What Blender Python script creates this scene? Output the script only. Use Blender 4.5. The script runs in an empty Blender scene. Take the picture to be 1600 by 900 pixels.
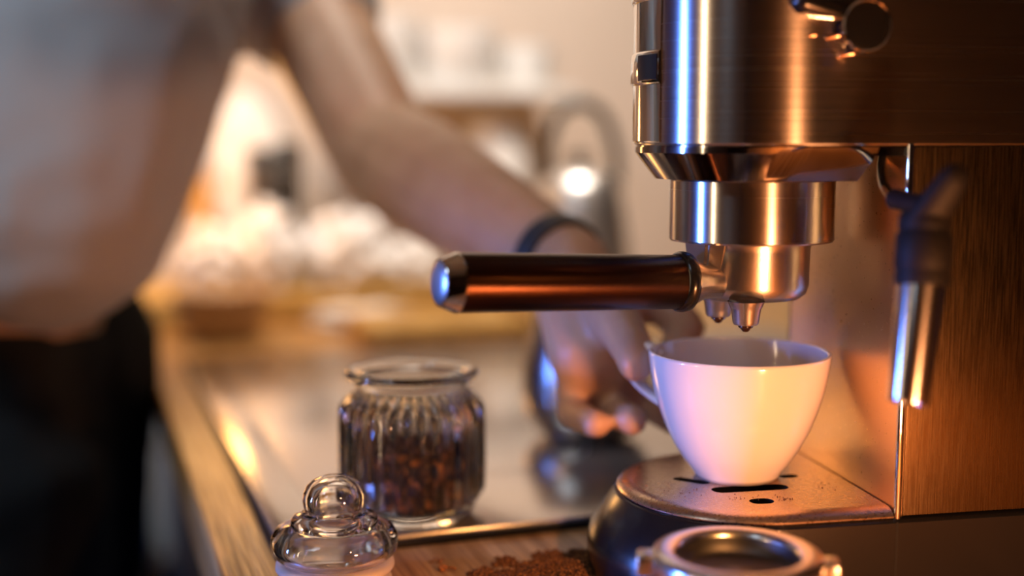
import bpy, bmesh, math, random
from math import sin, cos, pi, radians, atan, tan, sqrt
from mathutils import Vector, Matrix, noise as mnoise
random.seed(7)
sc = bpy.context.scene
COL = sc.collection

# ------------------------------------------------------------------ camera
F = 1950.0
TH = atan(230 / F)                       # downward pitch
cam = bpy.data.cameras.new('camera'); cam_o = bpy.data.objects.new('camera', cam); COL.objects.link(cam_o)
cam_o.location = (0, 0, 0); cam_o.rotation_euler = (pi / 2 - TH, 0, 0)
cam.sensor_width = 36; cam.lens = 36 * F / 1600; cam.clip_start = .01
cam.dof.use_dof = True; cam.dof.focus_distance = .572; cam.dof.aperture_fstop = 1.9
sc.camera = cam_o
sc.view_settings.view_transform = 'Standard'; sc.view_settings.look = 'None'
sc.view_settings.gamma = 1; sc.view_settings.exposure = 0.0
sc.cycles.max_bounces = 12; sc.cycles.transmission_bounces = 12; sc.cycles.glossy_bounces = 6
sc.cycles.use_denoising = True; sc.cycles.sample_clamp_indirect = 6
w = bpy.data.worlds.new('world'); sc.world = w; w.use_nodes = True
w.node_tree.nodes['Background'].inputs[0].default_value = (.75, .68, .6, 1)
w.node_tree.nodes['Background'].inputs[1].default_value = .05

def light(name, kind, loc, target, col, power, size=(.1, .1), spread=None):
    l = bpy.data.lights.new(name, kind); o = bpy.data.objects.new(name, l); COL.objects.link(o)
    l.color = col; l.energy = power; o.location = loc
    if kind == 'AREA':
        l.shape = 'RECTANGLE'; l.size, l.size_y = size
        if spread: l.spread = spread
    else:
        l.shadow_soft_size = size[0]
    d = Vector(target) - Vector(loc)
    o.rotation_euler = d.to_track_quat('-Z', 'Y').to_euler()
    return o
light('warm_lamp', 'POINT', (.208, .275, -.168), (.11, .6, -.13), (1, .38, .14), 6.6, (.018, .02))
light('table_lamp_behind_person', 'POINT', (-.375, 1.37, .01), (.11, .6, -.13), (1, .46, .12), 1.6, (.05, .02))
light('blue_window_light', 'AREA', (-1.15, .44, -.09), (.3, .50, -.12), (.09, .24, 1), 1.0, (.035, .24), radians(40))
light('cream_window_light', 'AREA', (-.85, .10, .1), (.11, .6, 0), (1, .70, .42), .32, (.022, .9), radians(60))
light('ceiling_light', 'AREA', (0, 1.05, 1.2), (-.05, 1.75, -.05), (1, .87, .75), 7.2, (.5, .3), radians(84))
sp_ = light('warm_fill_spot', 'SPOT', (.19, .22, .06), (-.02, .60, -.21), (1, .42, .12), 6.5, (.012, .02)); sp_.data.spot_size = radians(30); sp_.data.spot_blend = .7  # added fill spot for the coffee heap and wood, which the holder shadows
light('cool_front_fill', 'AREA', (-1.0, -.1, 1.2), (-.7, 1.0, .1), (.62, .80, 1), 3.4, (.6, .6), radians(62))  # added cool fill that greys the shirt and arm, not a real ceiling lamp

# ------------------------------------------------------------------ geometry helpers
def at(px, py, Y):                        # the point at depth Y that a pixel of the photograph shows
    xc, yc = (px - 800) / F, (450 - py) / F
    d = Vector((xc, cos(TH) + yc * sin(TH), -sin(TH) + yc * cos(TH)))
    return d * (Y / d.y)
def atA(px, a, z=0):                     # on the worktop plane, straight ahead through pixel column px, at distance a in the counter's frame
    dx = (px - 800) / F / (cos(TH)); t = (a + CORNER.x * A.x + CORNER.y * A.y) / (dx * A.x + A.y)
    return Vector((t * dx, t, CZ + z))
def ground(px, py, z=-.21):
    p = at(px, py, 1.0); return p * (z / p.z)
def finish(bm, angle=32):
    bmesh.ops.remove_doubles(bm, verts=bm.verts, dist=1e-6)
    bmesh.ops.recalc_face_normals(bm, faces=bm.faces)
    for f in bm.faces: f.smooth = True
    for e in bm.edges:
        if len(e.link_faces) == 2 and e.calc_face_angle(0) > radians(angle): e.smooth = False
def obj(name, bm, mat, parent=None, origin=(0, 0, 0), label=None, angle=32, fin=True, kind=None):
    if fin: finish(bm, angle)
    o_ = Vector(origin)
    if o_.length: bmesh.ops.translate(bm, verts=bm.verts, vec=-o_)
    me = bpy.data.meshes.new(name); bm.to_mesh(me); bm.free()
    if mat: me.materials.append(mat)
    o = bpy.data.objects.new(name, me); COL.objects.link(o); o.location = o_
    if parent: o.parent = parent
    if label: o['label'] = label
    if kind: o['kind'] = kind
    return o
def tag(o, label, cat, group=None, kind=None):
    o['label'] = label; o['category'] = cat
    if group: o['group'] = group
    if kind: o['kind'] = kind
    return o
def thing(name, label, cat, loc=(0, 0, 0), rz=0, group=None):
    o = bpy.data.objects.new(name, None); COL.objects.link(o); o.empty_display_size = .02
    o.location = loc; o.rotation_euler = (0, 0, rz); return tag(o, label, cat, group)
def struct(name, bm, mat, parent=None, **k):
    o = obj(name, bm, mat, parent, **k)
    o['kind'] = 'structure'
    return o
def lathe(prof, seg=64, c=(0, 0, 0), bm=None, ribs=None, close=False):
    bm = bm or bmesh.new(); rings = []; n = len(prof)
    for i, (r, z) in enumerate(prof):
        if r < 1e-7: rings.append([bm.verts.new((c[0], c[1], c[2] + z))]); continue
        ring = []
        for k in range(seg):
            a = 2 * pi * k / seg; rr = r
            if ribs: rr = r + ribs(i, z, a)
            ring.append(bm.verts.new((c[0] + rr * cos(a), c[1] + rr * sin(a), c[2] + z)))
        rings.append(ring)
    pairs = list(zip(rings, rings[1:])) + ([(rings[-1], rings[0])] if close else [])
    for A, B in pairs:
        for k in range(seg):
            k2 = (k + 1) % seg
            if len(A) == 1 and len(B) == 1: break
            if len(A) == 1: bm.faces.new((A[0], B[k], B[k2]))
            elif len(B) == 1: bm.faces.new((A[k], A[k2], B[0]))
            else: bm.faces.new((A[k], A[k2], B[k2], B[k]))
    return bm
def orient(bm, start, direction, verts=None):           # lathe built along +z moved so that +z = direction
    q = Vector(direction).to_track_quat('Z', 'Y')
    bmesh.ops.transform(bm, matrix=Matrix.Translation(start) @ q.to_matrix().to_4x4(), verts=verts or bm.verts)
    return bm
def loft(outlines, cap0=True, cap1=True, bm=None):
    bm = bm or bmesh.new()
    rows = [[bm.verts.new(p) for p in o] for o in outlines]; n = len(rows[0])
    for A, B in zip(rows, rows[1:]):
        for k in range(n): bm.faces.new((A[k], A[(k + 1) % n], B[(k + 1) % n], B[k]))
    if cap0: bm.faces.new(rows[0][::-1])
    if cap1: bm.faces.new(rows[-1])
    return bm
def stadium(cx, r, xb, z, seg=48):
    pts = [(xb, r, z)] + [(cx + r * cos(a), r * sin(a), z) for a in [pi / 2 + pi * k / seg for k in range(seg + 1)]] + [(xb, -r, z)]
    return pts
def box(x0, x1, y0, y1, z0, z1, bm=None, bev=0, M=None):
    bm = bm or bmesh.new()
    r = bmesh.ops.create_cube(bm, size=1)
    vs = r['verts']
    for v in vs: v.co = Vector(((x0 + x1) / 2 + v.co.x * (x1 - x0), (y0 + y1) / 2 + v.co.y * (y1 - y0), (z0 + z1) / 2 + v.co.z * (z1 - z0)))
    if bev:
        es = list({e for v in vs for e in v.link_edges})
        rr = bmesh.ops.bevel(bm, geom=es, offset=bev, segments=3, affect='EDGES', profile=.5)
        vs = list({v for f in bm.faces for v in f.verts}) if M is not None else vs
    if M is not None: bmesh.ops.transform(bm, matrix=M, verts=vs)
    return bm
def tube(pts, rad, seg=16, bm=None, closed=False, flat=None, sub=6):
    bm = bm or bmesh.new(); P = [Vector(p) for p in pts]
    R = rad if isinstance(rad, (list, tuple)) else [rad] * len(P)
    if sub > 1 and len(P) > 2:                           # catmull-rom
        Q, RR = [], []
        for i in range(len(P) - 1):
            p0, p1, p2, p3 = P[max(i - 1, 0)], P[i], P[i + 1], P[min(i + 2, len(P) - 1)]
            for s in range(sub):
                t = s / sub
                Q.append(.5 * ((2 * p1) + (p2 - p0) * t + (2 * p0 - 5 * p1 + 4 * p2 - p3) * t * t + (3 * p1 - p0 - 3 * p2 + p3) * t ** 3))
                RR.append(R[i] * (1 - t) + R[i + 1] * t)
        Q.append(P[-1]); RR.append(R[-1]); P, R = Q, RR
    rows = []; up = None
    for i, p in enumerate(P):
        t = (P[min(i + 1, len(P) - 1)] - P[max(i - 1, 0)]).normalized()
        if up is None: up = t.orthogonal().normalized() if not flat else (Vector(flat) - t * t.dot(Vector(flat))).normalized()
        up = (up - t * up.dot(t)).normalized(); s = t.cross(up)
        fx = 1 if not flat else 2.0
        rows.append([bm.verts.new(p + R[i] * (cos(2 * pi * k / seg) * up * fx + sin(2 * pi * k / seg) * s)) for k in range(seg)])
    for A, B in zip(rows, rows[1:]):
        for k in range(seg): bm.faces.new((A[k], A[(k + 1) % seg], B[(k + 1) % seg], B[k]))
    bm.faces.new(rows[0][::-1]); bm.faces.new(rows[-1])
    return bm
def arcshell(cx, r0, r1, a0, a1, z0, z1, b=.0005, seg=20):
    outs = []
    def ring(r, z, sh):
        return [(cx + r * cos(a), r * sin(a), z) for a in [a0 + sh + (a1 - a0 - 2 * sh) * k / seg for k in range(seg + 1)]]
    sh = b / r1
    def lay(z, inset):
        o = ring(r0, z, 0); rr = r1 - inset
        return o + ring(rr, z, sh)[::-1]
    return loft([lay(z0, b), lay(z0 + b, 0), lay(z1 - b, 0), lay(z1, b)])
def hull_chain(chain, bm, seg=12):
    for (p, r), (q, s) in zip(chain, chain[1:]):
        vs = []
        for c, rad in ((Vector(p), r), (Vector(q), s)):
            rx = rad if isinstance(rad, tuple) else (rad, rad, rad)
            for i in range(1, 7):
                for k in range(seg):
                    a, b = pi * i / 7, 2 * pi * k / seg
                    vs.append(bm.verts.new(c + Vector((rx[0] * sin(a) * cos(b), rx[1] * sin(a) * sin(b), rx[2] * cos(a)))))
            vs.append(bm.verts.new(c + Vector((0, 0, rx[2])))); vs.append(bm.verts.new(c - Vector((0, 0, rx[2]))))
        r_ = bmesh.ops.convex_hull(bm, input=vs, use_existing_faces=False)
        junk = [g for g in r_['geom_interior'] + r_['geom_unused'] if isinstance(g, bmesh.types.BMVert) and g.is_valid]
        if junk: bmesh.ops.delete(bm, geom=list(set(junk)), context='VERTS')
    return bm
def remesh(name, bm, mat, parent, voxel, smooth=4, disp=None):
    me = bpy.data.meshes.new('tmp'); bm.to_mesh(me); bm.free()
    o = bpy.data.objects.new('tmp', me); COL.objects.link(o)
    m = o.modifiers.new('r', 'REMESH'); m.mode = 'VOXEL'; m.voxel_size = voxel; m.use_smooth_shade = True
    s = o.modifiers.new('s', 'SMOOTH'); s.iterations = smooth; s.factor = .5
    dg = bpy.context.evaluated_depsgraph_get()
    me2 = bpy.data.meshes.new_from_object(o.evaluated_get(dg)); me2.name = name
    bpy.data.objects.remove(o)
    me2.materials.clear(); me2.materials.append(mat)
    if disp:
        nc = [(v.co.copy(), v.normal.copy()) for v in me2.vertices]
        for v, (c, n_) in zip(me2.vertices, nc): v.co = c + disp(c, n_)
    for p in me2.polygons: p.use_smooth = True
    r = bpy.data.objects.new(name, me2); COL.objects.link(r)
    if parent:
        r.parent = parent; bpy.context.view_layer.update(); r.matrix_parent_inverse = parent.matrix_world.inverted()
    return r

# ------------------------------------------------------------------ materials
def mat(name, col=(.5, .5, .5), rough=.5, metal=0, aniso=0, **k):
    m = bpy.data.materials.new(name); m.use_nodes = True
    b = m.node_tree.nodes['Principled BSDF']
    b.inputs['Base Color'].default_value = (*col, 1); b.inputs['Roughness'].default_value = rough; b.inputs['Metallic'].default_value = metal
    for kk, v in k.items(): b.inputs[kk.replace('_', ' ')].default_value = v
    if aniso:
        b.inputs['Anisotropic'].default_value = aniso; b.inputs['Anisotropic Rotation'].default_value = .25
        t = m.node_tree.nodes.new('ShaderNodeTangent'); t.direction_type = 'RADIAL'; t.axis = 'Z'
        m.node_tree.links.new(t.outputs[0], b.inputs['Tangent'])
    return m
def noise_tex(m, scale=(1, 1, 1), sc_=5, detail=4, rot=(0, 0, 0), dist=0):
    nt = m.node_tree; tc = nt.nodes.new('ShaderNodeTexCoord'); mp = nt.nodes.new('ShaderNodeMapping')
    mp.inputs['Scale'].default_value = scale; mp.inputs['Rotation'].default_value = rot
    n = nt.nodes.new('ShaderNodeTexNoise'); n.inputs['Scale'].default_value = sc_; n.inputs['Detail'].default_value = detail
    n.inputs['Distortion'].default_value = dist
    nt.links.new(tc.outputs['Object'], mp.inputs[0]); nt.links.new(mp.outputs[0], n.inputs['Vector'])
    return n
def ramp(m, n, stops):
    r = m.node_tree.nodes.new('ShaderNodeValToRGB'); e = r.color_ramp.elements
    while len(e) < len(stops): e.new(.5)
    for x, (p, c) in zip(e, stops): x.position = p; x.color = (*c, 1) if len(c) == 3 else c
    m.node_tree.links.new(n.outputs['Fac'], r.inputs[0]); return r
def bump(m, n, strength, dist=.001):
    b = m.node_tree.nodes.new('ShaderNodeBump'); b.inputs['Strength'].default_value = strength; b.inputs['Distance'].default_value = dist
    m.node_tree.links.new(n.outputs['Fac'], b.inputs['Height']); m.node_tree.links.new(b.outputs[0], m.node_tree.nodes['Principled BSDF'].inputs['Normal'])
def maprange(m, n, a, b, inp):
    r = m.node_tree.nodes.new('ShaderNodeMapRange'); r.inputs['From Min'].default_value = .3; r.inputs['From Max'].default_value = .7
    r.inputs['To Min'].default_value = a; r.inputs['To Max'].default_value = b
    m.node_tree.links.new(n.outputs['Fac'], r.inputs['Value']); m.node_tree.links.new(r.outputs[0], m.node_tree.nodes['Principled BSDF'].inputs[inp])
def base_from(m, r): m.node_tree.links.new(r.outputs[0], m.node_tree.nodes['Principled BSDF'].inputs['Base Color'])

steel = mat('brushed_steel', (.60, .56, .52), .24, 1, .9)
n = noise_tex(steel, (3, 3, 1800), 1, 3); bump(steel, n, .05, .0002); maprange(steel, n, .22, .28, 'Roughness')
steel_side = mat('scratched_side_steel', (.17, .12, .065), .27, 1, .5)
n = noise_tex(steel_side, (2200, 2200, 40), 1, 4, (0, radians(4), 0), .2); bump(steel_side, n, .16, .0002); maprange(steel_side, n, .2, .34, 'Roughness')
steel_panel = mat('satin_front_steel', (.85, .60, .37), .3, 1, .75)
n = noise_tex(steel_panel, (1, 1, 1), 500, 3); maprange(steel_panel, n, .27, .33, 'Roughness')
steel_cast = mat('satin_cast_steel', (.66, .62, .58), .27, 1, .45)
n = noise_tex(steel_cast, (1, 1, 1), 900, 2); bump(steel_cast, n, .12, .0002)
steel_tray = mat('satin_tray_steel', (.64, .47, .34), .27, 1)
n = noise_tex(steel_tray, (1, 1, 1), 600, 4); maprange(steel_tray, n, .24, .34, 'Roughness')
chrome = mat('polished_chrome', (.75, .73, .70), .07, 1)
chrome_dark = mat('dark_chrome', (.30, .28, .27), .10, 1)
black_plastic = mat('black_gloss_plastic', (.008, .008, .009), .22)
black_soft = mat('black_rubber', (.006, .005, .005), .6, 0, 0, Specular_IOR_Level=.2)
black_handle = mat('black_metallic_lacquer', (.055, .024, .013), .31, 1, .75)
n = noise_tex(black_handle, (1, 1, 1), 1500, 2); bump(black_handle, n, .25, .0003)
porcelain = mat('white_porcelain', (.84, .78, .71), .12, 0, Coat_Weight=.6, Coat_Roughness=.04)
coffee = mat('ground_coffee', (.05, .018, .006), .75)
n = noise_tex(coffee, (1, 1, 1), 700, 4); base_from(coffee, ramp(coffee, n, [(.3, (.022, .008, .003)), (.50, (.15, .05, .010)), (.70, (.50, .19, .04))])); bump(coffee, n, 1, .001)
drip = mat('coffee_drop', (.03, .012, .005), .15)
seal = mat('clear_seal', (.93, .80, .68), .35, 0, Transmission_Weight=.6, IOR=1.35)
glass = mat('clear_glass', (1, 1, 1), .01, 0, Transmission_Weight=1, IOR=1.47)
glass_jar = mat('jar_glass', (.97, .97, .94), .015, 0, Transmission_Weight=1, IOR=1.45)
skin = mat('skin', (.55, .33, .2), .48, 0, Subsurface_Weight=.12, Subsurface_Scale=.02)
n = noise_tex(skin, (1, 1, 1), 30, 3); base_from(skin, ramp(skin, n, [(.3, (.50, .28, .16)), (.7, (.60, .36, .22))]))
shirt_m = mat('light_grey_cotton', (.40, .40, .405), .85, 0, Sheen_Weight=.2)
trouser_m = mat('black_cloth', (.006, .007, .007), .9)
blue_wristband = mat('dark_wristband', (.02, .025, .03), .5)
hair_m = mat('dark_hair', (.03, .018, .010), .5)
eye_m = mat('eye', (.8, .8, .8), .1)
wall_m = mat('beige_wall', (.62, .50, .41), .8); n = noise_tex(wall_m, (1, 1, 1), 3, 5); base_from(wall_m, ramp(wall_m, n, [(.3, (.58, .47, .38)), (.7, (.66, .54, .45))]))
white_m = mat('white_enamel', (.82, .80, .77), .35)
cloth_m = mat('white_cotton', (.80, .76, .72), .9)
dark_wall = mat('dark_walnut_wall', (.07, .045, .030), .5)
ceil_m = mat('white_ceiling', (.7, .68, .65), .9)
floor_m = mat('dark_floor', (.10, .07, .05), .5)
cab_m = mat('blue_cabinet_paint', (.012, .055, .19), .7)
hob_m = mat('grey_coated_glass', (.66, .62, .58), .2, .85)
hob_edge = mat('dark_hob_edge', (.02, .018, .016), .3)
amber = mat('amber_glaze', (.50, .25, .05), .3)
CR = radians(19)                                         # turn of the counter and the room
def wood(name, c0, c1, c2, rough=.35, rz=-CR, s=1):
    m = mat(name, c1, rough)
    # grain runs along local y of the counter
    nt = m.node_tree
    n1 = noise_tex(m, (26 * s, 1.6 * s, 26 * s), 3, 6, (0, 0, 0), .6)
    base_from(m, ramp(m, n1, [(.28, c0), (.5, c1), (.72, c2)]))
    n3 = noise_tex(m, (170 * s, 3.5 * s, 170 * s), 3, 4, (0, 0, 0), .4); r3 = ramp(m, n3, [(.36, (.45, .38, .30)), (.56, (1, 1, 1))])
    mx = nt.nodes.new('ShaderNodeMix'); mx.data_type = 'RGBA'; mx.blend_type = 'MULTIPLY'; mx.inputs[0].default_value = .75
    src = nt.nodes['Principled BSDF'].inputs['Base Color'].links[0].from_socket
    nt.links.new(src, mx.inputs[6]); nt.links.new(r3.outputs[0], mx.inputs[7]); nt.links.new(mx.outputs[2], nt.nodes['Principled BSDF'].inputs['Base Color'])
    n2 = noise_tex(m, (150 * s, 4 * s, 150 * s), 3, 3, (0, 0, 0), .3)
    bump(m, n2, .5, .0006); maprange(m, n2, rough - .06, rough + .12, 'Roughness')
    return m
wood_m = wood('oiled_oak', (.24, .11, .028), (.46, .25, .08), (.62, .37, .15))
wood_y = wood('honey_wood', (.40, .22, .05), (.55, .31, .07), (.62, .38, .12), .5)

# ------------------------------------------------------------------ the setting (frame turned by CR, origin at the hob corner)
CZ = -.21; CORNER = Vector((-.117, .610, CZ))
A = Vector((-sin(CR), cos(CR), 0)); B = Vector((cos(CR), sin(CR), 0))
def cw(b, a, z=0): return CORNER + B * b + A * a + Vector((0, 0, z))
def in_counter(o): o.location = CORNER; o.rotation_euler = (0, 0, CR); return o
FL = -.90
def room_struct(name, bm, m, **k): return in_counter(struct(name, bm, m, **k))
BK = 1.02
room_struct('floor', box(-2.0, 1.6, -2.2, BK, FL - .05, FL), floor_m)
room_struct('ceiling', box(-2.0, 1.6, -2.2, BK, 1.55, 1.6), ceil_m)
room_struct('wall_back', box(-2.0, 1.6, BK, BK + .05, FL, 1.55), wall_m)
room_struct('wall_right', box(1.55, 1.6, -2.2, BK, FL, 1.55), dark_wall)
room_struct('wall_left', box(-2.05, -2.0, -2.2, BK, FL, 1.55), wall_m)
room_struct('wall_front', box(-2.0, 1.6, -2.25, -2.2, FL, 1.55), dark_wall)
# counter with a cut-out free top, its cabinets below
ct = thing('worktop', 'long oiled oak worktop under the coffee machine and the hob', 'worktop', CORNER, CR)
obj('top_board', box(-.032, 1.5, -1.1, BK - .005, -.038, 0, bev=.003), wood_m, ct)
cb = thing('base_cabinet', 'blue painted base cabinet under the left edge of the oak worktop', 'cabinet', cw(0, 0, FL), CR)
obj('carcass', box(.02, 1.45, -1.05, BK - .01, .08, -FL - .0385), cab_m, cb)
obj('plinth', box(.05, 1.45, -1.0, BK - .02, 0, .08), black_soft, cb)
for k in range(4):
    d = obj('door', box(.002, .02, -1.04 + k * .51, -.54 + k * .51, .09, -FL - .06, bev=.002), cab_m, cb)
    obj('handle', tube([(.002, -.60 + k * .51, .60), (-.025, -.60 + k * .51, .60), (-.025, -.60 + k * .51, .74), (.002, -.60 + k * .51, .74)], .005, sub=1), chrome, d)
c2 = thing('corner_cabinet', 'low blue cabinet against the back wall beyond the trouser leg', 'cabinet', cw(0, 0, FL), CR)
obj('carcass', box(-.75, -.04, .80, BK - .005, .08, -FL - .30), cab_m, c2)
obj('top_board', box(-.76, -.037, .78, BK - .003, -FL - .2995, -FL - .27, bev=.002), wood_m, c2)
for k in range(2): obj('door', box(-.745 + k * .355, -.40 + k * .355, .782, .80, .09, -FL - .31, bev=.002), cab_m, c2)
obj('plinth', box(-.73, -.06, .83, BK - .01, 0, .08), black_soft, c2)
# hob
hb = thing('induction_hob', 'grey glass hob set flat in the oak worktop, under the jar', 'hob', CORNER, CR)
obj('glass_top', box(0, .62, 0, .583, .0005, .006, bev=.0012), hob_m, hb)
obj('gasket', box(-.003, .623, -.0045, .586, .0003, .0040, bev=.0008), black_soft, hb)
obj('steel_trim', box(.0035, .026, 0.003, .58, .0058, .0072, bev=.0006), mat('trim_steel', (.6, .58, .56), .18, 1), hb)
for (x, y, r) in ((.16, .42, .09), (.16, .17, .07), (.45, .42, .07), (.45, .17, .09)):
    obj('cooking_zone', lathe([(r, .0060), (r + .002, .0062), (r + .002, .0060)], 64, (x, y, 0)), mat('zone_print', (.25, .25, .25), .4), hb)

# ------------------------------------------------------------------ coffee machine
MO = Vector((.1595, .6004, CZ)); MR = radians(10.95)
MW = Matrix.Translation(MO) @ Matrix.Rotation(MR, 4, 'Z'); MI = MW.inverted()
def ml(p): return MI @ Vector(p)
mach = thing('espresso_machine', 'brushed steel espresso machine with black base on the worktop', 'coffee machine', MO, MR)
HR = .0605; DEEP = .30
# base: black, flaring to the foot
prof = [(-.0485, .0735, .0), (-.0485, .0750, .004), (-.0485, .0752, .016), (-.0485, .0735, .024), (-.0485, .0625, .041), (-.0485, .0605, .0425)]
def base_out(cx, r, z):
    side = min(r, .0625)
    pts = []
    for x, y, zz in stadium(cx, r, DEEP, z, 64):
        if abs(y) > side: y = math.copysign(side, y)
        pts.append((x, y, zz))
    return pts
obj('base', loft([base_out(*p) for p in prof]), black_plastic, mach, (-.05, 0, 0), angle=50)
obj('base_seam', box(-.0006, .0006, -.0626, -.0620, .001, .0415), black_soft, mach)
# drip tray: steel plate with slots and a bevelled lip
tray_bm = loft([stadium(-.0485, .0600, -.0008, .0425), stadium(-.0485, .0608, -.0008, .0430), stadium(-.0485, .0609, -.0008, .0436), stadium(-.0485, .0602, -.0008, .0446), stadium(-.0485, .0572, -.0008, .0464), stadium(-.0485, .0550, -.0008, .0469), stadium(-.0485, .0535, -.0008, .0470)])
tray = obj('drip_tray_plate', tray_bm, steel_tray, mach, (-.05, 0, 0), angle=40)
cut = bmesh.new()
CUPW = Vector((.1100, .597, 0)); cl = ml(CUPW)
def slot(cx, cy, ang, L, wd):
    M = Matrix.Translation((cx, cy, .0455)) @ Matrix.Rotation(ang, 4, 'Z')
    pts = [(L / 2 + wd / 2 * cos(t), wd / 2 * sin(t)) for t in [-pi / 2 + pi * k / 8 for k in range(9)]] + [(-L / 2 + wd / 2 * cos(t), wd / 2 * sin(t)) for t in [pi / 2 + pi * k / 8 for k in range(9)]]
    loft([[tuple(M @ Vector((x, y, z))) for x, y in pts] for z in (-.0018, .004)], bm=cut)
for px, py, ang, L, wd in ((1080, 751, radians(-42), .012, .0065), (1190, 783, 0, .003, .0085), (1172, 763, 0, .028, .010), (1232, 744, radians(5), .004, .006), (1100, 735, radians(80), .006, .004), (1170, 725, 0, .012, .004)):
    q = ml(ground(px, py, CZ + .047)); slot(q.x, q.y, ang, L, wd)
finish(cut)
cme = bpy.data.meshes.new('c'); bmesh.ops.translate(cut, verts=cut.verts, vec=(.05, 0, 0)); cut.to_mesh(cme); cut.free(); co = bpy.data.objects.new('cutter', cme); COL.objects.link(co)
cme.materials.append(black_soft); tray.data.materials.append(black_soft)
bo = tray.modifiers.new('b', 'BOOLEAN'); bo.object = co; bo.operation = 'DIFFERENCE'; bo.solver = 'EXACT'; bo.material_mode = 'TRANSFER'
co.parent = mach; co.location = (0, 0, 0); tray.location = (-.05, 0, 0); co.location = (-.05, 0, 0)
bpy.context.view_layer.update()
me2 = bpy.data.meshes.new_from_object(tray.evaluated_get(bpy.context.evaluated_depsgraph_get()))
tray.modifiers.clear(); tray.data = me2
tb_ = bmesh.new(); tb_.from_mesh(me2); finish(tb_, 25)
for f in tb_.faces:
    if f.normal.z > .98 and len(f.verts) > 20: f.smooth = False
tb_.to_mesh(me2); tb_.free();  bpy.data.objects.remove(co)
# front panel (behind the cup), side panel, corner trims
obj('front_panel', box(0, .004, -.0585, .0590, .0425, .2085), steel_panel, mach, (-.06, 0, 0))
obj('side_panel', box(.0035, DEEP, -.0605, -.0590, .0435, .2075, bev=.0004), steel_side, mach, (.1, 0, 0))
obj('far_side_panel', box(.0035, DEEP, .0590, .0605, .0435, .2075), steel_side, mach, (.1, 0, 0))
obj('rear_panel', box(DEEP - .002, DEEP, -.0590, .0590, .0425, .2085), black_plastic, mach)
for s in (-1, 1):
    obj('corner_trim', tube([(.0012, s * .0596, .0425), (.0012, s * .0596, .2085)], .0016, 12), chrome, mach)
# upper housing
obj('housing', loft([stadium(-.042, HR - .0006, DEEP, .2080, 96), stadium(-.042, HR, DEEP, .2088, 96), stadium(-.042, HR, DEEP, .345, 96), stadium(-.042, HR - .004, DEEP, .350, 96)]), steel, mach, (-.042, 0, 0), angle=25)
obj('seam_line', loft([stadium(-.042, HR - .0012, DEEP, .2070, 96), stadium(-.042, HR - .0012, DEEP, .2082, 96)]), chrome_dark, mach)
XB = -.0135
obj('lower_bezel', loft([stadium(-.047, .0455, XB - .004, .1926, 64), stadium(-.046, .0465, XB - .003, .1924, 64), stadium(-.0435, .0585, XB, .2045, 64), stadium(-.042, HR - .0005, XB, .2072, 64)]), chrome_dark, mach, (-.042, 0, 0), angle=20)
obj('under_cover', box(XB - .002, .003, -.0585, .0585, .2035, .2072), black_plastic, mach)
a0 = radians(180 - 20.5); a1 = radians(180 + 20.5)
fas = obj('control_strip', arcshell(-.042, .058, HR + .0007, a0, a1, .2092, .2475 + .0975, .0006), chrome, mach, (-.042, 0, 0), angle=20)
for z0 in (.2352, .2725, .305):
    b_ = obj('button', arcshell(-.042, .058, HR + .0019, a0 - .012, a1 + .012, z0, z0 + .0152, .0012), chrome, mach, (-.042, 0, 0), angle=50)
    obj('button_dark_half', arcshell(-.042, .060, HR + .00225, radians(183), a1 - .02, z0 + .0018, z0 + .0134, .0002), black_plastic, mach, (-.042, 0, 0))  # black plate over the near half of the button
GX = -.047
obj('brew_group', lathe([(.020, .1925), (.0380, .1925), (.0386, .1915), (.0386, .1640), (.0380, .1632), (.030, .1630), (.02, .1650)], 96, (GX, 0, 0)), steel, mach, (GX, 0, 0), angle=25)
# steam knob on the near side
kp = ml(at(1356, 40, .528)); kn = obj('steam_knob', lathe([(0, -.012), (.0100, -.012), (.0104, -.010), (.0104, -.001), (.0098, 0), (.009, .0002), (0, .0002)], 48), black_plastic, mach)
def to_side(o, p):
    o.location = (p.x, p.y, p.z); o.rotation_euler = (pi / 2, 0, 0)
to_side(kn, kp)
rg = obj('knob_ring', lathe([(.0100, -.003), (.0109, -.003), (.0111, 0), (.0105, .0007), (.0099, .0002)], 64, close=True), chrome, kn)
lv = obj('knob_lever', hull_chain([((-.006, .004, -.005), .004), ((-.026, .010, -.006), .0055)], bmesh.new()), black_plastic, kn, angle=60)
obj('lever_edge', tube([(-.0085, .0036, -.001), (-.013, .0030, -.001), (-.019, .0032, -.002), (-.026, .0042, -.003)], .0007), chrome, kn)
for (px, py) in ((1273, 54), (1312, 55), (1333, 83)):  # added pins standing in for three orange reflections beside the knob
    q = ml(at(px, py, .533)); qk = Vector((q.x - kp.x, q.z - kp.z, -(q.y - kp.y)))
    obj('orange_glint_pin', hull_chain([(qk + Vector((-.005, -.001, -.002)), .0012), (qk, .0013)], bmesh.new()), mat('orange_glint', (.9, .55, .35), .25, 1), kn, angle=60)
# small screw dot
q = ml(at(1208, 44, .532)); 
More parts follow.
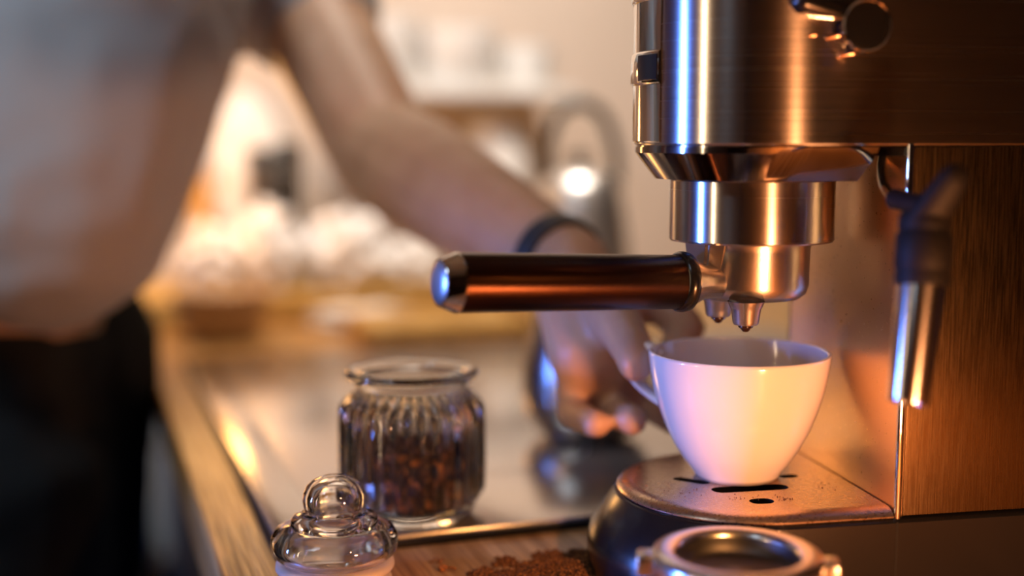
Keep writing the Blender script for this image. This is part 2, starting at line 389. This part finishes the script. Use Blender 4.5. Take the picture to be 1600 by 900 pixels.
# steam wand
wand = bpy.data.objects.new('steam_wand', None); COL.objects.link(wand); wand.parent = mach
def wpt(px, py, Y): return tuple(ml(at(px, py, Y)))
obj('pipe', tube([wpt(1382, 236, .565), wpt(1378, 262, .556), wpt(1383, 292, .538), wpt(1402, 312, .520), wpt(1432, 318, .503)], .0022), chrome, wand)
obj('pipe_sleeve', tube([wpt(1398, 311, .523), wpt(1450, 322, .495)], .0042), black_soft, wand)
s0, s1 = Vector(wpt(1446, 330, .492)), Vector(wpt(1441, 447, .487))
d = (s1 - s0).normalized(); L = (s1 - s0).length
obj('grip', orient(lathe([(0, 0), (.0085, 0), (.0100, .002), (.0102, .006), (.0098, .008), (.0109, .010), (.0112, .022), (.0107, .023), (.0107, .0245), (.0110, .026), (.0104, L), (0, L)], 40), s0, d), black_soft, wand, angle=40)
t0, t1 = Vector(wpt(1440, 440, .487)), Vector(wpt(1419, 630, .476)); d = (t1 - t0).normalized(); L = (t1 - t0).length
sl = orient(lathe([(.004, 0), (.0093, 0), (.0097, .001), (.0080, L - .001), (.0077, L), (.0066, L), (.0066, L - .01)], 48), (0, 0, 0), (0, 0, 1))
so = obj('steel_sleeve', sl, steel, wand, angle=30); so.location = t0; so.rotation_euler = d.to_track_quat('Z', 'Y').to_euler()
p0, p1 = Vector(wpt(1444, 352, .488)), Vector(wpt(1492, 280, .482))
dd = (p1 - p0).normalized()
bmt = hull_chain([(p0, (.0085, .0045, .0085)), (p0 + dd * .012, (.0075, .0040, .0075)), (p1, (.0062, .0035, .0062))], bmesh.new())
obj('thumb_tab', bmt, black_soft, wand, angle=60)

# ------------------------------------------------------------------ portafilter locked under the group
GW = MW @ Vector((GX, 0, 0)); GW.z = CZ
pf = thing('portafilter', 'steel portafilter with long black handle locked under the machine head', 'portafilter', GW)
bo_ = obj('bowl', lathe([(.02, .1640), (.0290, .1640), (.0282, .1615), (.0278, .159), (.0275, .1425), (.0262, .1385), (.0235, .1362), (.019, .1354), (0, .1352)], 80), steel_cast, pf, angle=50)
h0 = Vector((.0755, .5665, -.0640)); h1 = Vector((-.0235, .521, -.0592))
hl0 = h0 - GW; hl1 = h1 - GW; hd = (hl1 - hl0).normalized(); HL = (hl1 - hl0).length
def along(prof, m, name, start=hl0, dirn=hd, seg=56, angle=35, parent=pf, label=None):
    o = obj(name, lathe(prof, seg), m, parent, angle=angle, label=label); o.location = start; o.rotation_euler = dirn.to_track_quat('Z', 'Y').to_euler(); return o
along([(0, 0), (.0119, 0), (.0124, .001), (.0128, HL - .001), (.0127, HL), (0, HL)], black_handle, 'handle')
along([(0, -.0055), (.0118, -.0055), (.0136, -.0045), (.0140, -.0025), (.0138, -.0008), (.0124, .0012), (0, .0012)], black_plastic, 'collar_ring', angle=60)
ec = along([(.0, HL - .0002), (.0129, HL - .0002), (.0130, HL + .0004), (.0101, HL + .0072), (.0097, HL + .0077), (0, HL + .0077)], chrome, 'end_cap', angle=25)
along([(0, HL + .0092), (.0045, HL + .0090), (.0082, HL + .0084), (.0096, HL + .0074), (0, HL + .007)], mat('matt_grey_disc', (.45, .45, .47), .35, .9), 'end_disc', angle=40)
# neck: cone, short bar, flat wedge into the bowl
along([(0, -.032), (.0078, -.032), (.0080, -.018), (.0086, -.0125), (.0118, -.0058), (.0120, -.0045), (0, -.0045)], steel_cast, 'neck', angle=40)
hz = Vector((0, 0, 1)); hs = hd.cross(hz).normalized()
wv = bmesh.new()
def wq(t, s, z): return tuple(hd * t + hs * s + Vector((0, 0, z)))
loft([[wq(.0240, -.0165, .1635), wq(.0240, .0165, .1635), wq(.0240, .012, .146), wq(.0240, -.012, .146)],
      [wq(.0310, -.0100, .1635), wq(.0310, .0100, .1635), wq(.0305, .007, .147), wq(.0305, -.007, .147)]], bm=wv)
bmesh.ops.bevel(wv, geom=list(wv.edges), offset=.0015, segments=2, affect='EDGES')
obj('wedge', wv, steel_cast, pf, angle=40)
for (px, py, Y) in ((1165, 512, .566), (1122, 500, .594)):
    q = at(px, py, Y) - GW; q.z = 0
    sp = obj('spout', lathe([(.0085, .1372), (.0074, .1345), (.0068, .1335), (.0060, .1275), (.0054, .1264), (.0030, .1264), (0, .1264)], 32), steel_cast, pf, angle=60); sp.location = q
    obj('drip_nub', lathe([(.0034, .1266), (.0034, .1252), (.0024, .1245), (.0014, .1232), (0, .1228)], 20), drip, sp)

# ------------------------------------------------------------------ cup
CUP = Vector((.1100, .597, CZ + .0472))
cup = thing('coffee_cup', 'white porcelain cup standing on the drip tray under the spouts', 'cup', CUP)
outer = [(0, .0022), (.0175, .0020), (.0180, .0), (.0198, .0), (.0212, .0022), (.0225, .0045), (.0262, .0090), (.0308, .0165), (.0350, .0250), (.0385, .0345), (.0412, .0440), (.0428, .0530), (.0436, .0600)]
rim = [(.0436, .0612), (.0430, .0618), (.0421, .0617), (.0416, .0608)]
inner = [(.0410, .0530), (.0392, .0440), (.0364, .0345), (.0330, .0250), (.0285, .0165), (.0235, .0095), (.015, .0058), (0, .0050)]
obj('body', lathe(outer + rim + inner, 128), porcelain, cup, angle=60)
hdv = Vector((-.86, .51, 0)).normalized()
hp = [(.0400, .0560), (.0465, .0598), (.0530, .0600), (.0578, .0562), (.0585, .0500), (.0545, .0420), (.0460, .0355), (.0385, .0315), (.0340, .0295)]
obj('handle', tube([hdv * r + Vector((0, 0, z)) for r, z in hp], [.0022] * 9, 16, flat=tuple(Vector((0, 0, 1)).cross(hdv))), porcelain, cup, angle=60)

# ------------------------------------------------------------------ ribbed jar with coffee
JZ = CZ + .0062
jar = thing('glass_jar', 'open ribbed glass jar half filled with ground coffee at the hob edge', 'jar', (-.0545, .6680, JZ), .1)
def jr(z):                                               # outer radius against height
    t = [(0, .0300), (.002, .0325), (.006, .0345), (.009, .0350), (.0115, .0372), (.016, .0385), (.030, .0390), (.052, .0388), (.060, .0384), (.064, .0366), (.067, .0338), (.0695, .0308), (.0715, .0297), (.0730, .0300), (.0750, .0332), (.0765, .0355), (.0785, .0364), (.0805, .0358), (.0815, .0345)]
    for (z0, r0), (z1, r1) in zip(t, t[1:]):
        if z <= z1: return r0 + (r1 - r0) * (z - z0) / (z1 - z0)
    return t[-1][1]
zs = [0, .001, .002, .004, .006, .008, .009, .010, .0115, .0135, .016, .02, .025, .03, .036, .042, .048, .052, .056, .06, .0625, .065, .067, .069, .0703, .0715, .0725, .0735, .0743, .075, .0757, .0765, .0775, .0785, .0795, .0805, .0812, .0815]
outer = [(jr(z), z) for z in zs]
inner = [(.0325, .0812), (.0300, .0803), (.0280, .0780), (.0270, .074), (.0272, .0705), (.0305, .0665), (.0345, .0610), (.0362, .052), (.0364, .030), (.0362, .016), (.0345, .010), (.030, .0065), (.02, .0052), (0, .005)]
NR = 36
def ribs(i, z, a):
    if i >= len(outer): return 0
    k = max(0, min(1, (z - .0105) / .004)) * max(0, min(1, (.0705 - z) / .006))
    return k * .0016 * (abs(cos(NR * a / 2)) * 2 - 1.2)
obj('jar_body', lathe([(0, .0018), (.026, .0010)] + outer + inner, NR * 10, ribs=lambda i, z, a: ribs(i - 2, z, a) if i >= 2 else 0), glass_jar, jar, angle=80)
# coffee inside: an uneven packed body and loose granules on it
cbm = lathe([(0, .0056), (.02, .0058), (.0305, .0072), (.0340, .0108), (.0357, .016), (.0359, .030), (.0359, .0395), (.030, .0410), (.02, .0415), (.01, .041), (0, .0405)], 96)
bmesh.ops.subdivide_edges(cbm, edges=cbm.edges[:], cuts=1)
for v in cbm.verts:
    if v.co.z > .034:
        v.co.z += .0045 * mnoise.noise(v.co * 90) + .002 * mnoise.noise(v.co * 300)
    else:
        v.co.xy *= 1 - .004 * max(0, mnoise.noise(v.co * 250))
coffee_dark = mat('jar_coffee', (.05, .018, .006), .75)
n = noise_tex(coffee_dark, (1, 1, .4), 420, 4); base_from(coffee_dark, ramp(coffee_dark, n, [(.38, (.012, .005, .003)), (.55, (.06, .02, .007)), (.68, (.45, .17, .04))])); bump(coffee_dark, n, 1, .001)
cf = obj('coffee_fill', cbm, coffee_dark, jar, angle=180); cf['kind'] = 'stuff'
def grains(n, fn, r0, r1):
    vs, fs = [], []
    for i in range(n):
        p = fn()
        if p is None: continue
        r = random.uniform(r0, r1); q = Matrix.Rotation(random.uniform(0, 6.28), 3, 'Z') @ Matrix.Rotation(random.uniform(0, 3.14), 3, 'X')
        b = len(vs)
        for d in ((1.2, 0, 0), (-1.1, .1, 0), (0, 1, 0), (0, -1, .2), (0, 0, .9), (.1, 0, -.8)):
            dv = Vector(d) * r * random.uniform(.6, 1.3); dv = q @ dv; vs.append((p[0] + dv.x, p[1] + dv.y, p[2] + dv.z))
        for f in ((0, 2, 4), (2, 1, 4), (1, 3, 4), (3, 0, 4), (2, 0, 5), (1, 2, 5), (3, 1, 5), (0, 3, 5)): fs.append(tuple(b + k for k in f))
    me = bpy.data.meshes.new('grains'); me.from_pydata(vs, [], fs); return me
def g_jar():
    a = random.uniform(0, 2 * pi)
    if random.random() < .95: r = .0350 * sqrt(random.random()); return (r * cos(a), r * sin(a), .0395 + random.uniform(-.001, .005) * (1 - r / .05) + .004 * mnoise.noise(Vector((r * cos(a), r * sin(a), 0)) * 90))
    z = random.uniform(.013, .041); r = .0352; return (r * cos(a), r * sin(a), z)
me = grains(1600, g_jar, .0005, .0013); me.materials.append(coffee_dark)
o = bpy.data.objects.new('coffee_granules', me); COL.objects.link(o); o.parent = jar; o['kind'] = 'stuff'

# ------------------------------------------------------------------ glass lid
lid = thing('jar_lid', 'round clear glass lid with ball knob lying at the worktop front', 'lid', (-.0842, .5750, CZ))
pr = [(0, .0125), (.0205, .0125), (.0245, .0132), (.0275, .0148), (.0294, .0175), (.0302, .0210), (.0298, .0242), (.0282, .0268), (.0252, .0284), (.0218, .0292), (.0206, .0297), (.0207, .0310), (.0203, .0324), (.0192, .0338), (.0168, .0346), (.0148, .0351), (.0140, .0358), (.0138, .0367), (.0145, .0390), (.0148, .0420), (.0143, .0452), (.0127, .0484), (.0099, .0508), (.0058, .0525), (0, .0531)]
obj('glass_cap', lathe(pr, 96), glass, lid, angle=70)
cav = [(0, .0145), (.0185, .0148), (.0225, .0170), (.0235, .0200), (.0215, .0235), (.0165, .0255), (.0115, .0270), (.0085, .0330), (.0095, .0385), (.0098, .0420), (.0080, .0455), (.0045, .0475), (0, .0480)]
cvb = lathe(cav, 96); finish(cvb, 70); bmesh.ops.reverse_faces(cvb, faces=cvb.faces)
obj('hollow', cvb, glass, lid, fin=False)
obj('seal_ring', lathe([(.018, .0), (.0225, .0), (.0240, .0010), (.0262, .0016), (.0268, .0030), (.0262, .0046), (.0245, .0050), (.0245, .0066), (.0272, .0078), (.0282, .0095), (.0279, .0113), (.0258, .0124), (.018, .0124)], 80, close=True), seal, lid, angle=60)

# ------------------------------------------------------------------ filter holder in the foreground
fh = thing('filter_holder', 'blurred steel filter holder ring with dark basket in front of the machine', 'filter holder', (ground(1152, 862, CZ + .046).x, ground(1152, 862, CZ + .046).y, CZ))
obj('ring_body', lathe([(.0, .0), (.026, 0), (.0285, .003), (.0300, .020), (.0325, .034), (.0345, .037), (.0347, .0440), (.0335, .0462), (.0300, .0470), (.0262, .0462), (.0248, .0445), (.0240, .040), (.0236, .036)], 80), steel_cast, fh, angle=60)
obj('basket', lathe([(.0244, .0440), (.0238, .0420), (.0228, .0385), (.0205, .0372), (.008, .0372), (.006, .0385), (0, .0388)], 64), mat('dark_basket_steel', (.10, .09, .09), .48, 1), fh, angle=60)
lug = box(.0325, .0405, -.006, .006, .0355, .0445, bev=.0018)
lo = obj('lug', lug, steel_cast, fh); lo.rotation_euler = (0, 0, radians(-8))
lo2 = obj('lug', box(.0325, .0405, -.006, .006, .0355, .0445, bev=.0018), steel_cast, fh); lo2.rotation_euler = (0, 0, radians(172))

# ------------------------------------------------------------------ spilled coffee
def density(x, y):
    p = Vector((x, y, 0)); return mnoise.noise(p * 55) + .5 * mnoise.noise(p * 140)
hp0, hp1 = ground(750, 893), ground(935, 885)
hp2 = ground(980, 905)
def heap_h(x, y):
    p = Vector((x, y)); h = 0
    for (q, s, hh) in ((ground(905, 900), .020, .0055), (ground(945, 897), .017, .0075), (ground(850, 893), .015, .0040), (ground(800, 912), .016, .0032), (ground(880, 940), .03, .005), (ground(760, 900), .010, .0018), (ground(860, 873), .010, .0016), (ground(790, 880), .008, .0012), (ground(830, 905), .014, .003), (ground(905, 872), .010, .0026)):
        d = (p - Vector((q.x, q.y))).length; h = max(h, hh * max(0, 1 - (d / s) ** 2))
    h += (.0016 * mnoise.noise(Vector((x, y, 0)) * 160) + .0014 * mnoise.noise(Vector((x, y, 3)) * 420) + .0006 * mnoise.noise(Vector((x, y, 5)) * 1100)) * (1 if h > 0 else 0)
    return h
sp = thing('spilled_coffee', 'loose heap of spilled ground coffee beside the machine base', 'coffee', (0, 0, CZ))
hb_ = bmesh.new(); N = 150; x0, x1, y0, y1 = -.06, .10, .49, .62
grid = [[None] * (N + 1) for _ in range(N + 1)]
for i in range(N + 1):
    for j in range(N + 1):
        x = x0 + (x1 - x0) * i / N; y = y0 + (y1 - y0) * j / N; h = heap_h(x, y)
        grid[i][j] = (hb_.verts.new((x, y, max(h, 0) - .0002)), h)
for i in range(N):
    for j in range(N):
        q = [grid[i][j], grid[i + 1][j], grid[i + 1][j + 1], grid[i][j + 1]]
        if max(k[1] for k in q) > .0003: hb_.faces.new([k[0] for k in q])
bmesh.ops.delete(hb_, geom=[v for v in hb_.verts if not v.link_faces], context='VERTS')
mo = obj('heap', hb_, coffee, sp, angle=180); mo['kind'] = 'stuff'
def g_spill():
    for _ in range(20):
        x, y = random.uniform(x0, x1), random.uniform(y0, y1); h = heap_h(x, y)
        if h > .0004: return (x, y, h + random.uniform(0, .0006))
        px_ = max(0, 1 - abs(x - .02) / .07) * max(0, 1 - abs(y - .57) / .055)
        if density(x, y) * .8 + px_ * .9 > .46 + random.random() * .4: return (x, y, .0003)
    return None
me = grains(16000, g_spill, .00025, .0008); me.materials.append(coffee)
o = bpy.data.objects.new('loose_grains', me); COL.objects.link(o); o.parent = sp; o['kind'] = 'stuff'
q = ground(690, 893)
tw = thing('dried_clove', 'small curled brown spice bud on the wood left of the coffee', 'spice', (q.x, q.y, CZ))
obj('bud', hull_chain([((0, 0, .0018), .0018), ((.0016, 0, .0022), .0014)], bmesh.new()), coffee, tw, angle=60)
obj('stem', tube([(.001, 0, .002), (.004, -.001, .0024), (.007, .001, .001)], .0005), coffee, tw)
obj('sprig', tube([(0, 0, .003), (-.0005, .001, .005), (.001, .001, .0065)], .0003), coffee, tw)
# specks on the tray
def g_tray():
    a = random.choice([(1215, 775, 14, 5), (1040, 762, 30, 9), (1075, 770, 20, 6), (1160, 778, 40, 5), (1290, 760, 30, 10), (1225, 779, 12, 4)])
    q = ground(a[0] + random.gauss(0, a[2] / 2), a[1] + random.gauss(0, a[3] / 2), CZ + .0471); return (q.x, q.y, q.z)
me = grains(90, g_tray, .00015, .00042); me.materials.append(coffee)
o = bpy.data.objects.new('coffee_specks', me); COL.objects.link(o); tag(o, 'dark specks of ground coffee scattered on the steel drip tray', 'coffee', kind='stuff')

# ------------------------------------------------------------------ steel jug on the hob and kettle on the far worktop
jp = ground(915, 682, CZ + .0062)
jug_m = mat('jug_steel', (.42, .38, .35), .25, 1)
mj = thing('steel_jug', 'rounded steel jug on the hob behind the hand', 'jug', jp)
obj('jug_body', lathe([(0, 0), (.022, 0), (.034, .006), (.042, .018), (.045, .034), (.043, .055), (.038, .075), (.036, .092), (.037, .098), (.0355, .098), (.034, .09), (.036, .072), (.041, .05), (.042, .034), (.03, .006), (0, .004)], 64), jug_m, mj, angle=60)
obj('jug_handle', tube([(.036, -.004, .088), (.058, -.008, .084), (.064, -.009, .06), (.056, -.006, .036), (.044, -.004, .03)], .003, 12), jug_m, mj)
kp_ = atA(905, .655)
kt = thing('kettle', 'polished steel kettle with black arched handle on the far worktop', 'kettle', kp_)
obj('kettle_body', lathe([(0, 0), (.045, 0), (.055, .006), (.058, .03), (.056, .08), (.050, .13), (.044, .16), (.036, .172), (.02, .178), (0, .18)], 64), mat('polished_kettle_steel', (.95, .92, .88), .38, 1), kt, angle=50)
obj('lid_knob', lathe([(0, .178), (.008, .178), (.006, .184), (.011, .190), (.009, .197), (0, .199)], 24), black_plastic, kt)
obj('handle', tube([(-.034, 0, .168), (-.036, 0, .205), (-.022, 0, .240), (0, 0, .250), (.024, 0, .238), (.038, 0, .20), (.040, 0, .165)], .0065, 14), black_plastic, kt)
obj('spout', tube([(-.045, -.01, .10), (-.075, -.018, .135), (-.088, -.022, .165)], [.013, .009, .007], 16), chrome, kt)

# ------------------------------------------------------------------ things along the far worktop (placed in the counter's frame: b right, a far)
def cobj(name, bm, m, label, cat, b, a, z=0, rz=0, **k):
    o = obj(name, bm, m, None, **k); o.location = cw(b, a, z); o.rotation_euler = (0, 0, CR + rz); return tag(o, label, cat)
cobj('wooden_ledge', box(-.05, .62, 0, .212, 0, .036, bev=.002), wood_y, 'honey coloured raised wooden ledge along the far end of the worktop', 'ledge', 0, .80)
cobj('cutting_board', box(-.09, .09, -.06, .06, 0, .022, bev=.004), wood_y, 'yellow wooden cutting board lying flat beyond the hob', 'cutting board', .27, .675)
def lump(sx, sy, sz, seed, amp=.42, fr=2.6):
    bm = bmesh.new(); bmesh.ops.create_icosphere(bm, subdivisions=5, radius=1)
    for v in bm.verts:
        n = v.co.normalized(); k = 1 + amp * mnoise.noise(n * fr + Vector((seed, 0, 0))) + amp * .5 * (1 - abs(mnoise.noise(n * fr * 2.3 + Vector((0, seed, 0))))) - .1
        c = n * k; v.co = Vector((c.x * sx, c.y * sy, max(c.z * sz + sz * .75, 0)))
    return bm
LZ = .0362
for px, a_, z_, dims, lb in ((332, .875, LZ, (.026, .042, .040), 'small crumpled white cloth left end of the ledge, next to the shirt'),
                       (424, .872, LZ, (.034, .042, .055), 'tall crumpled white cloth in front of the dark canisters'),
                       (548, .872, LZ, (.045, .042, .048), 'wide crumpled white cloth on the ledge below the elbow'),
                       (648, .865, LZ, (.028, .04, .030), 'small white napkin at the right end of the cloths'),
                       ):
    p = atA(px, a_, z_); o = obj('towel', lump(*dims, px), cloth_m, angle=180); o.location = p; tag(o, lb, 'towel', 'crumpled white cloths at the far end')
p = atA(560, .765); o = obj('towel', lump(.05, .022, .014, 31), cloth_m, angle=180); o.location = p; o.rotation_euler = (0, 0, CR); tag(o, 'flat white cloth lying on the worktop against the ledge', 'towel', 'crumpled white cloths at the far end')
bx = obj('paper_bag', lump(.055, .026, .135, 9, .12), cloth_m, angle=180); bx.location = atA(392, .985, LZ); bx.rotation_euler = (0, 0, CR); tag(bx, 'tall white paper bag standing in the gap between body and arm', 'bag')
for px, lb, hh in ((412, 'dark brown canister left of its black twin, behind the white cloth', .165), (455, 'black canister standing right of the brown one, behind the white cloth', .172)):
    c_ = thing('canister', lb, 'canister', atA(px, .937, LZ), 0, 'canisters on the ledge')
    obj('tin', lathe([(0, 0), (.014, 0), (.015, .002), (.015, hh - .02), (0, hh - .02)], 32), mat('canister_paint', (.06, .045, .035) if px < 430 else (.015, .013, .012), .5), c_)
    obj('lid', lathe([(.0, hh - .02), (.0155, hh - .02), (.0155, hh - .004), (.014, hh), (0, hh)], 32), black_soft, c_)
bt = thing('amber_bottle', 'slim amber bottle at the left end of the clutter by the shirt', 'bottle', atA(318, .94, LZ))
obj('bottle_body', lathe([(0, 0), (.013, 0), (.014, .002), (.014, .10), (.008, .125), (.007, .145), (0, .145)], 32), amber, bt)
obj('cap', lathe([(0, .144), (.009, .144), (.009, .158), (0, .158)], 24), wood_y, bt)
bw = thing('tan_bowl', 'low tan bowl on the worktop left of the crumpled white cloths', 'bowl', atA(345, .735))
obj('bowl_body', lathe([(0, 0), (.03, 0), (.045, .02), (.052, .05), (.049, .05), (.042, .022), (.028, .004), (0, .004)], 48), mat('tan_clay', (.50, .33, .18), .7), bw)
for (px, py, r, lb) in ((470, 492, .013, 'black round stopper lying on the wood before the cloths, left one'), (563, 462, .013, 'black round stopper at the foot of the right white cloth')):
    p = ground(px, py + 14)
    k_ = thing('stopper', lb, 'stopper', (p.x, p.y, CZ), 0, 'black stoppers')
    obj('disc', lathe([(0, 0), (r, 0), (r * 1.1, .004), (r * 1.05, .012), (r * .6, .015), (0, .016)], 32), black_plastic, k_, angle=60)
    obj('grip', lathe([(0, .0155), (r * .35, .0155), (r * .45, .024), (0, .028)], 24), black_plastic, k_, angle=60)
# wall shelf with white crockery, upper middle
SHZ = .262
cobj('wall_shelf', box(-.17, .12, -.15, 0, 0, .014, bev=.002), white_m, 'white wall shelf high behind the arm', 'shelf', .39, BK - .001, SHZ)
pj = cw(.425, BK - .085, 0)
wj = thing('white_jug', 'tall white enamel jug standing bright under the shelf behind the arm', 'jug', pj + Vector((0, 0, .0362)))
obj('jug_body', lathe([(0, 0), (.04, 0), (.045, .01), (.046, .10), (.042, .17), (.034, .185), (.036, .200), (.033, .200), (.030, .186), (.038, .165), (.042, .1), (.04, .01), (0, .006)], 48), white_m, wj, angle=50)
for k, (b_, r, h, lb) in enumerate(((.275, .045, .085, 'round white pot at the left end of the wall shelf'), (.375, .050, .075, 'wide white pot in the middle of the wall shelf'), (.465, .036, .055, 'small white pot at the right end of the wall shelf'))):
    p = cw(b_, BK - .08, SHZ + .0142)
    t = thing('white_pot', lb, 'pot', p, 0, 'white pots on the wall shelf')
    obj('pot_body', lathe([(0, 0), (r * .8, 0), (r, .01), (r, h), (r * .9, h), (r * .9, .012), (0, .008)], 48), white_m, t, angle=50)

# ------------------------------------------------------------------ the person
per = thing('person', 'person in a light grey shirt leaning in to hold the cup handle', 'person', (-.52, 1.02, CZ + FL))
FZ = CZ + FL
S = Vector((-.21, 1.12, .175)); E = at(598, 238, .95); W_ = at(888, 418, .75)
SR = Vector((-.50, .86, .19)); CH = Vector((-.338, .985, .12)); PV = Vector((-.46, .985, -.17))
NK = Vector((-.33, .95, .26)); HD = Vector((-.27, .885, .40))
body = bmesh.new()
H = lambda *c: hull_chain(list(c), body)
H((S, .050), (S.lerp(E, .45), .047), (E, .041))
H((E, .041), (E.lerp(W_, .25), .043), (E.lerp(W_, .6), .036), (W_, .025))
H((S, .050), (CH + Vector((0, 0, .02)), (.09, .09, .08)))
H((SR, .050), (CH + Vector((0, 0, .02)), (.09, .09, .08)))
H((CH, (.11, .11, .12)), (CH.lerp(PV, .5), (.10, .11, .10)), (PV, (.12, .13, .12)))
H((CH + Vector((.02, -.01, .06)), .06), (NK, .052), (HD + Vector((-.02, .02, -.03)), .055))
# head
fd = Vector((.78, -.62, 0)).normalized(); sd = Vector((fd.y, -fd.x, 0)); up = Vector((0, 0, 1))
H((HD + Vector((-.01, .01, .03)), (.078, .078, .095)), (HD + fd * .02 + up * -.05, (.055, .055, .055)))
H((HD + fd * .035 + up * -.075, .030), (HD + fd * .055 + up * -.080, .022))
H((HD + fd * .078 + up * .015, .010), (HD + fd * .100 + up * -.022, .013))
H((HD + fd * .080 + up * -.052 - sd * .016, .008), (HD + fd * .084 + up * -.052, .009), (HD + fd * .080 + up * -.052 + sd * .016, .008))
for s in (-1, 1):
    H((HD + sd * s * .075 + up * .012, .014), (HD + sd * s * .082 - fd * .008 + up * -.018, .010))
    H((HD + fd * .070 + sd * s * .015 + up * .032, .010), (HD + fd * .060 + sd * s * .045 + up * .030, .009))
# right arm hanging by the side
ER = Vector((-.68, .80, -.06)); WR = Vector((-.60, .72, -.27))
H((SR, .050), (SR.lerp(ER, .45), .046), (ER, .040)); H((ER, .040), (ER.lerp(WR, .35), .041), (WR, .026))
hv = (WR - ER).normalized()
H((WR, .026), (WR + hv * .05 , .030), (WR + hv * .085, .030))
for k in range(4):
    o_ = Vector((.024 * (k - 1.5) * .8, .024 * (k - 1.5) * .75, 0)); bs = WR + hv * .085 + o_
    ln = (.036, .042, .039, .030)[k]
    H((bs, .0105), (bs + hv * ln + Vector((.004, -.004, 0)), .009), (bs + hv * ln * 1.8 + Vector((.014, -.012, .004)), .0078))
H((WR + hv * .03, .016), (WR + hv * .055 + Vector((.035, -.02, 0)), .012), (WR + hv * .085 + Vector((.04, -.028, 0)), .010))
# legs and feet
for s, fx in ((-1, Vector((-.58, .92, FZ))), (1, Vector((-.50, 1.10, FZ)))):
    hp_ = PV + Vector((.06 * s, .07 * s, -.02)); kn_ = (hp_ + fx) * .5 + Vector((.02, -.01, .03)); an = fx + Vector((0, 0, .075))
    H((hp_, .085), (kn_, .055), (an, .036)); H((an + Vector((-.02, .01, -.03)), .038), (fx + fd * .15 + Vector((0, 0, .03)), .028))
# left hand closed on the cup handle
P1, P2 = at(908, 470, .715), at(922, 555, .688)
H((W_, .026), (P1, .027), (P2, .024)); H((P1, .026), (at(965, 470, .705), .020)); H((P2, .022), (at(955, 575, .685), .016))
H((at(935, 465, .70), .018), (at(970, 510, .655), .0128), (at(990, 548, .628), .0110), (at(994, 570, .618), .0092))
H((at(965, 460, .71), .016), (at(1035, 475, .705), .0125), (at(1073, 512, .690), .0110), (at(1050, 555, .668), .0090))
H((at(955, 585, .69), .014), (at(1008, 628, .70), .0098), (at(1052, 655, .668), .0088))
H((at(938, 590, .69), .014), (at(962, 645, .685), .0092), (at(988, 656, .642), .0085))
H((at(905, 585, .69), .013), (at(893, 645, .680), .0088), (at(932, 663, .644), .0078))
bo2 = remesh('body', body, skin, per, .0030, 4)
# nails on the two visible finger tips and the thumb
# clothes
sb = bmesh.new(); H2 = lambda *c: hull_chain(list(c), sb)
up1 = S.lerp(E, .38)
H2((S, .062), (up1, .060))
H2((S, .060), (CH, (.13, .13, .11))); H2((SR, .060), (CH, (.13, .13, .11)))
H2((CH, (.135, .135, .13)), (CH.lerp(PV, .55) + Vector((.005, 0, 0)), (.145, .14, .12)), (PV + Vector((.01, 0, .085)), (.150, .15, .055)))
H2((CH + fd * .03, (.12, .12, .10)), (at(75, 300, .86), (.09, .07, .10)))
H2((at(75, 300, .88), (.09, .07, .08)), (PV + Vector((.0, -.02, .085)), (.15, .15, .05)))
H2((SR, .062), (SR.lerp(ER, .4), .060)); H2((CH + Vector((.02, -.01, .07)), .085), (NK + Vector((0, 0, -.03)), .070))
def folds(c, n): return n * (.006 * mnoise.noise(Vector((c.x * 9, c.y * 9, c.z * 5 + c.x * 8))) + .003 * mnoise.noise(c * 30))
remesh('shirt', sb, shirt_m, per, .006, 14, folds)
tb = bmesh.new(); H3 = lambda *c: hull_chain(list(c), tb)
H3((PV + Vector((0, 0, .0)), (.138, .145, .10)), (PV + Vector((0, 0, -.16)), (.140, .15, .10)))
H3((PV + Vector((.02, -.05, -.10)), (.13, .13, .10)), (PV + Vector((.0, -.08, -.50)), (.15, .12, .05)))
for s, fx in ((-1, Vector((-.58, .92, FZ))), (1, Vector((-.50, 1.10, FZ)))):
    hp_ = PV + Vector((.06 * s, .07 * s, -.02)); kn_ = (hp_ + fx) * .5 + Vector((.02, -.01, .03))
    H3((hp_, .10), (kn_, .075), (fx + Vector((0, 0, .11)), .060))
remesh('trousers', tb, trouser_m, per, .008, 8, folds)
for s, fx in ((-1, Vector((-.58, .92, FZ))), (1, Vector((-.50, 1.10, FZ)))):
    sbm = hull_chain([(fx + Vector((-.03, .02, .045)), (.045, .045, .045)), (fx + fd * .17 + Vector((0, 0, .032)), (.045, .045, .032))], bmesh.new())
    remesh('shoe', sbm, black_soft, per, .008, 3)
hb2 = hull_chain([(HD - fd * .012 + up * .048, (.088, .088, .088)), (HD - fd * .035 + up * .0, (.075, .075, .07))], bmesh.new())
remesh('hair', hb2, hair_m, per, .005, 5, lambda c, n: n * .004 * mnoise.noise(c * 60))
PI_ = per.matrix_world.inverted() if False else Matrix.Translation(-per.location)
for s in (-1, 1):
    e = obj('eye', lathe([(0, -.011), (.008, -.008), (.011, 0), (.008, .008), (0, .011)], 20), eye_m, per, angle=180); e.location = PI_ @ (HD + fd * .068 + sd * s * .031 + up * .016)
wd = (W_ - E).normalized(); wp = W_ - wd * .012
ws = obj('wristband', lathe([(.0250, -.007), (.0285, -.007), (.0292, 0), (.0285, .007), (.0250, .007)], 40, close=True), blue_wristband, per, label='dark wristband', angle=60)
ws.location = PI_ @ wp; ws.rotation_euler = wd.to_track_quat('Z', 'Y').to_euler()
